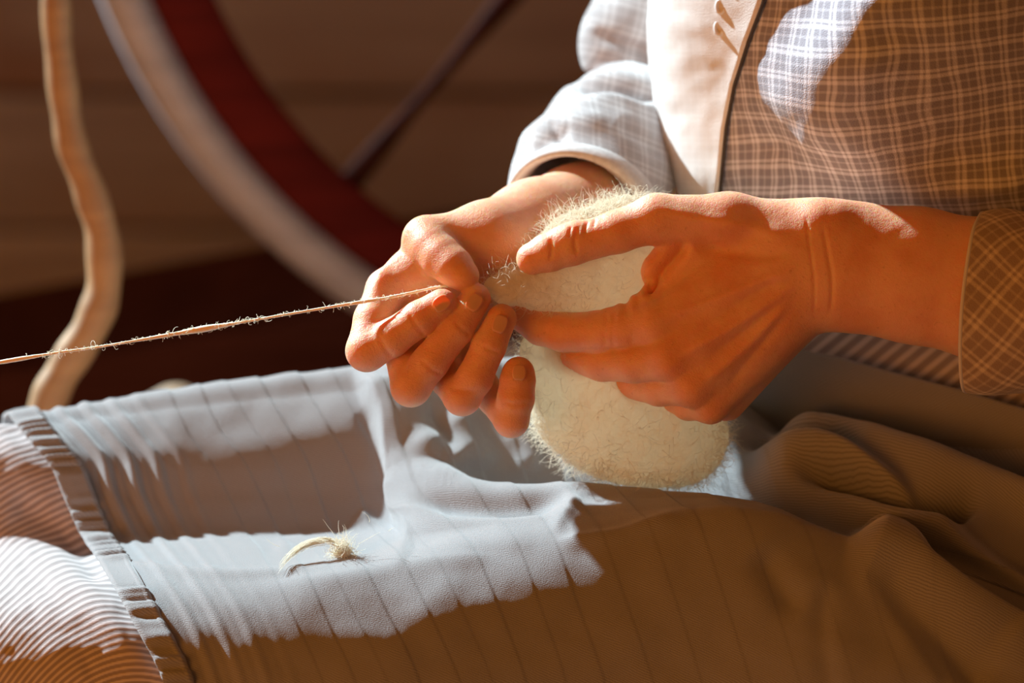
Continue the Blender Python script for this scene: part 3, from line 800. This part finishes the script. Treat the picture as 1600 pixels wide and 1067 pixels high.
# ---- far sleeve, bunched above the wrist
def far_sleeve():
    G = Field((740, -460, 100), (1400, 520, 860), 4)
    G.chain([(908, 350, 290, 128), (925, 290, 380, 126), (965, 225, 490, 118), (1030, 190, 600, 110)], 16)
    G.chain([(988, 74, 610, 84), (1060, 120, 640, 100)], 14)
    G.chain([(1002, 52, 620, 88), (1050, -60, 690, 100), (1200, -420, 790, 140)], 22)
    G.cone((905, 245, 420, 78), (960, 200, 480, 80), 12)
    ax3 = np.array([-.38, .42, -.82]); ax3 /= np.linalg.norm(ax3)
    sl, g = G.sub((740, 100, 100), (1120, 520, 560))
    hol = sd_cone(*g, (870, 400, 200, 112), (918, 320, 340, 112)); hol = smin(hol, sd_cone(*g, (918, 320, 340, 104), (960, 270, 440, 90)), 10)
    cut = -((g[0] - 908) * ax3[0] + (g[1] - 350) * ax3[1] + (g[2] - 290) * ax3[2])
    f = G.f[sl]; G.f[sl] = np.maximum(np.maximum(f, -hol), -cut)
    V, Fc = G.mesh(); N = vert_normals(V, Fc); x, y = V[:, 0], V[:, 1]
    d = np.zeros(len(V))
    for pts, wl, amp, wr in (([(880, 126), (905, 132), (960, 132), (1040, 160)], 12, -24, 12), ([(925, 40), (950, 60), (1030, 84)], 9, -12, 12), ([(800, 240), (850, 200), (900, 190), (960, 185)], 14, 9, 20),
                             ([(830, 250), (860, 220), (900, 205)], 8, -7, 10), ([(880, 170), (960, 150), (1040, 160)], 12, 8, 14), ([(860, 190), (880, 230), (880, 240)], 7, -6, 7), ([(960, 190), (1000, 210), (1040, 250)], 12, -8, 14)):
        d += ridge(x, y, pts, wl, amp, wr, .25, .25)
    V = V + N * d[:, None]
    uv = np.stack([V[:, 0] + .3 * V[:, 2], V[:, 1]], -1)
    m = plaid_mat('pale_sleeve_plaid', .3, 44, (.36, .335, .34), (.62, .61, .62))
    o = mesh_obj('far_sleeve', W(V), Fc, m, person, uv=uv, label='rumpled pale sleeve pushed up the far forearm')
    # white cuff band: an arc of cloth round the forearm
    a = np.linspace(0, 2 * math.pi, 72, endpoint=False)
    axd = np.array([-.38, .42, -.82]); axd /= np.linalg.norm(axd); e1 = np.cross(axd, (0, 0, 1)); e1 /= np.linalg.norm(e1); e2 = np.cross(axd, e1)
    c = np.array([908, 350, 290.0]); rows = []
    for dd, rr in ((-40, 124), (-20, 131), (-6, 133), (4, 131), (10, 126), (6, 119), (-8, 113), (-30, 110)):
        rows.append(c + axd * dd + (np.outer(np.cos(a), e1) + np.outer(np.sin(a), e2)) * rr)
    Q = np.array(rows).transpose(1, 0, 2)
    mesh_obj('cuff', W(Q.reshape(-1, 3)), grid_faces(72, 8, True), plain('white_cuff_cloth', (.74, .73, .73), .85, 300, (.62, .61, .61)), o, label='white cuff')
far_sleeve()

# ---- hair on the (out of frame) head
def hair():
    G = Field((1200, -1320, -320), (1800, -700, 360), 14)
    G.cone((1515, -1010, 20, 205), (1530, -1060, 20, 205), 30); G.cone((1680, -1000, 40, 90), (1700, -980, 40, 90), 30)
    sl, g = G.sub((1200, -1320, -320), (1420, -700, 360)); G.f[sl] = np.maximum(G.f[sl], (g[0] * -1 + 1400) + 0 * g[1] + 0 * g[2])
    V, Fc = G.mesh(); mesh_obj('hair', W(V), Fc, plain('brown_hair', (.10, .05, .03), .5, 200), person)
hair()

# ------------------------------------------------------------------ wool, yarn, tuft
def curve_obj(name, splines, depth, mat, parent=None, radii=None, res=0, kind=None, label=None, cat=None):
    cu = bpy.data.curves.new(name, 'CURVE'); cu.dimensions = '3D'; cu.bevel_depth = depth; cu.bevel_resolution = res; cu.resolution_u = 2
    for i, s_ in enumerate(splines):
        sp = cu.splines.new('POLY'); sp.points.add(len(s_) - 1)
        sp.points.foreach_set('co', np.hstack([s_, np.ones((len(s_), 1))]).ravel())
        if radii is not None: sp.points.foreach_set('radius', radii[i])
        else: sp.points.foreach_set('radius', np.linspace(1, .35, len(s_)))
    cu.materials.append(mat); o = bpy.data.objects.new(name, cu); COL.objects.link(o)
    if parent is not None: o.parent = parent; o.matrix_parent_inverse = Matrix.Translation(parent.location).inverted()
    if kind: o['kind'] = kind
    if label: o['label'] = label
    if cat: o['category'] = cat
    return o

def fibre(p, d, ln, n=8, curl=.35):
    """random curved fibre in photo pixels"""
    p = np.array(p, float); d = np.array(d, float); d /= np.linalg.norm(d) + 1e-9; out = [p.copy()]; ax = rng.normal(size=3)
    for _ in range(n - 1):
        ax = ax * .8 + rng.normal(size=3) * .6; d = d + curl * np.cross(ax, d) * .6; d /= np.linalg.norm(d); p = p + d * ln / (n - 1); out.append(p.copy())
    return np.array(out)

def wool():
    G = Field((730, 260, -20), (1220, 800, 330), 4)
    G.chain([(764, 446, 22, 9), (792, 448, 36, 22), (840, 440, 62, 44), (910, 412, 92, 76), (980, 400, 112, 88), (1090, 430, 125, 74)], 26)
    G.chain([(985, 460, 130, 70), (925, 560, 150, 80), (960, 640, 160, 98), (1040, 668, 160, 88)], 40)
    G.cone((858, 545, 125, 44), (878, 650, 140, 44), 30); G.cone((1000, 690, 150, 66), (1075, 690, 160, 58), 30)
    V, Fc = G.mesh(); N = vert_normals(V, Fc)
    d = 5 * fbm(V[:, 0] + V[:, 2], V[:, 1] * .8, 70, 41, 4) + 2.5 * fbm(V[:, 0] * 1.5, V[:, 1] + V[:, 2], 22, 42)
    V = V + N * d[:, None]
    root = mesh_obj('wool_bundle', W(V), Fc, M_wool, label='fluffy cream bundle of raw wool held in the near hand, resting on the lap', cat='wool')
    idx = rng.choice(len(V), 15000); sp = []
    for i in idx:
        if (V[i, 2] > 200 or abs(N[i, 2]) > .7) and rng.random() < .8: continue
        t = np.array([.8, -.1, .2]) * rng.normal() + rng.normal(size=3) * .5
        sp.append(W(fibre(V[i] - N[i] * 3, N[i] * .55 + t * .7, rng.uniform(12, 44), 6, .6)))
    for _ in range(260):   # halo over the roving behind the thumb
        x = rng.uniform(790, 1000); sp.append(W(fibre((x, np.interp(x, [790, 900, 1000], [432, 345, 322]) + rng.uniform(-5, 14), np.interp(x, [790, 1000], [34, 100])), (rng.normal() * .8 - .3, -.7, rng.normal() * .4), rng.uniform(14, 46), 8, .7)))
    curve_obj('fuzz', sp, .00012, M_fib, root, kind='stuff')
wool()

def yarn():
    P = catmull([(-420, 640, 10), (-200, 600, 6), (0, 566, 2), (90, 551, 0), (160, 541, 0), (300, 517, 0), (420, 496, 0), (520, 479, 0), (600, 466, -2), (640, 458, 2), (700, 446, 12), (752, 446, 18)], 420)
    x = P[:, 0]
    r = 2.0 + .4 * fbm(x, x * 0, 26, 51) + 3.3 * np.exp(-((x - 318) / 34) ** 2) + 1.6 * np.exp(-((x - 20) / 40) ** 2) + .9 * np.exp(-((x - 250) / 30) ** 2) + .8 * np.exp(-((x - 560) / 40) ** 2)
    m = plain('spun_wool', (.97, .93, .80), .8, 900, (.92, .86, .70), Subsurface_Weight=.5, Subsurface_Scale=.002)
    v, f = tube(W(P), r * S, 10); root = mesh_obj('yarn', v, f, m, label='thin cream strand of freshly spun yarn running left from the far hand', cat='yarn')
    sp = []
    dens = lambda q: .12 + 1.0 * math.exp(-((q - 320) / 45) ** 2) + .7 * math.exp(-((q - 30) / 50) ** 2) + .35 * math.exp(-((q - 230) / 50) ** 2) + .35 * math.exp(-((q - 400) / 40) ** 2) + .15 * math.exp(-((q - 560) / 40) ** 2)
    for _ in range(1700):
        i = rng.integers(100, 400)
        if rng.random() > dens(x[i]): continue
        a = rng.uniform(0, 6.28); dr = np.array([rng.normal() * 1.0, math.cos(a), math.sin(a)])
        sp.append(W(fibre(P[i], dr, rng.uniform(5, 15), 7, 1.3)))
    for (q, ln) in ((42, 18), (382, 26), (405, 24), (412, 22), (268, 18), (480, 12), (150, 60)):
        i = int(np.argmin(abs(x - q))); sp.append(W(fibre(P[i], (.6, -1 if q != 412 else 1, 0), ln, 9, .6)))
    curve_obj('fuzz', sp, .00018, M_fib, root, kind='stuff')
yarn()

def surf_at(px, py, vlo=3, vhi=12):
    """apron point seen at a photo pixel (nearest visible)"""
    uu = np.linspace(6, 1500, 300); vv = np.linspace(vlo, vhi, 200); A, B = np.meshgrid(uu, vv, indexing='ij'); P = lap(A, B)
    q = (P[..., 0] - px) ** 2 + (P[..., 1] - py) ** 2; q = q + P[..., 2] * .05; i = np.unravel_index(np.argmin(q), q.shape); return P[i]

def tuft():
    c = surf_at(537, 872) + np.array([0, -8, -10.0])
    G = Field(c - 60, c + 60, 2.5); cx, cy, cz = c
    G.chain([(cx - 8, cy + 2, cz + 4, 5), (cx + 7, cy - 4, cz + 4, 6)], 4); G.cone((cx + 5, cy + 5, cz + 4, 5), (cx - 4, cy + 6, cz, 4), 6)
    V, Fc = G.mesh(); N = vert_normals(V, Fc); V = V + N * (1.8 * fbm(V[:, 0], V[:, 1] + V[:, 2], 12, 61))[:, None]
    root = mesh_obj('wool_tuft', W(V), Fc, M_wool, label='small white wisp of loose wool lying on the apron between the knees', cat='wool')
    sp = []
    for _ in range(330):
        a = rng.normal(size=3); a[1] -= .5; sp.append(W(fibre(c + rng.normal(size=3) * 6, a, rng.uniform(14, 42), 9, .45)))
    tail = catmull([(533, 848, c[2]), (508, 843, c[2] - 4), (478, 850, c[2] - 8), (452, 868, c[2] - 26), (434, 890, c[2] - 60)], 30)
    for _ in range(70):
        i0 = rng.integers(0, 12); i1 = rng.integers(18, 30); o = rng.normal(size=3) * 2.6; sp.append(W(tail[i0:i1] + o + rng.normal(size=(i1 - i0, 3)) * .35))
    for p, q in (((527, 842), (512, 816)), ((530, 836), (529, 818)), ((577, 816), (580, 800)), ((607, 830), (612, 822)), ((505, 846), (498, 838)), ((437, 854), (416, 846)), ((560, 850), (590, 832)), ((545, 885), (528, 898))):
        sp.append(W(fibre((*p, c[2] - 20), (q[0] - p[0], q[1] - p[1], -3), math.hypot(q[0] - p[0], q[1] - p[1]) * 1.3, 7, .2)))
    curve_obj('fuzz', sp, .00014, M_fib, root, kind='stuff')
tuft()

# ------------------------------------------------------------------ stool under the sitter
def stool():
    c = W1(1760, 1150, 480); m = wood_mat('stool_wood', (.20, .11, .06), (.14, .07, .04))
    hip = c[2] - .125
    root = empty('wooden_stool', 'plain wooden stool beneath the seated person', 'stool', loc=(c[0], c[1], 0))
    a = np.linspace(0, 2 * math.pi, 40, endpoint=False)
    v, f = tube([(c[0], c[1], hip - .035), (c[0], c[1], hip - .03), (c[0], c[1], hip - .005), (c[0], c[1], hip)], [.13, .138, .138, .13], 40); mesh_obj('seat', v, f, m, root)
    for k in range(4):
        t = math.pi / 4 + k * math.pi / 2; v, f = tube([(c[0] + .13 * math.cos(t), c[1] + .13 * math.sin(t), 0), (c[0] + .09 * math.cos(t), c[1] + .09 * math.sin(t), hip - .03)], [.014, .018], 14); mesh_obj('leg', v, f, m, root)
stool()
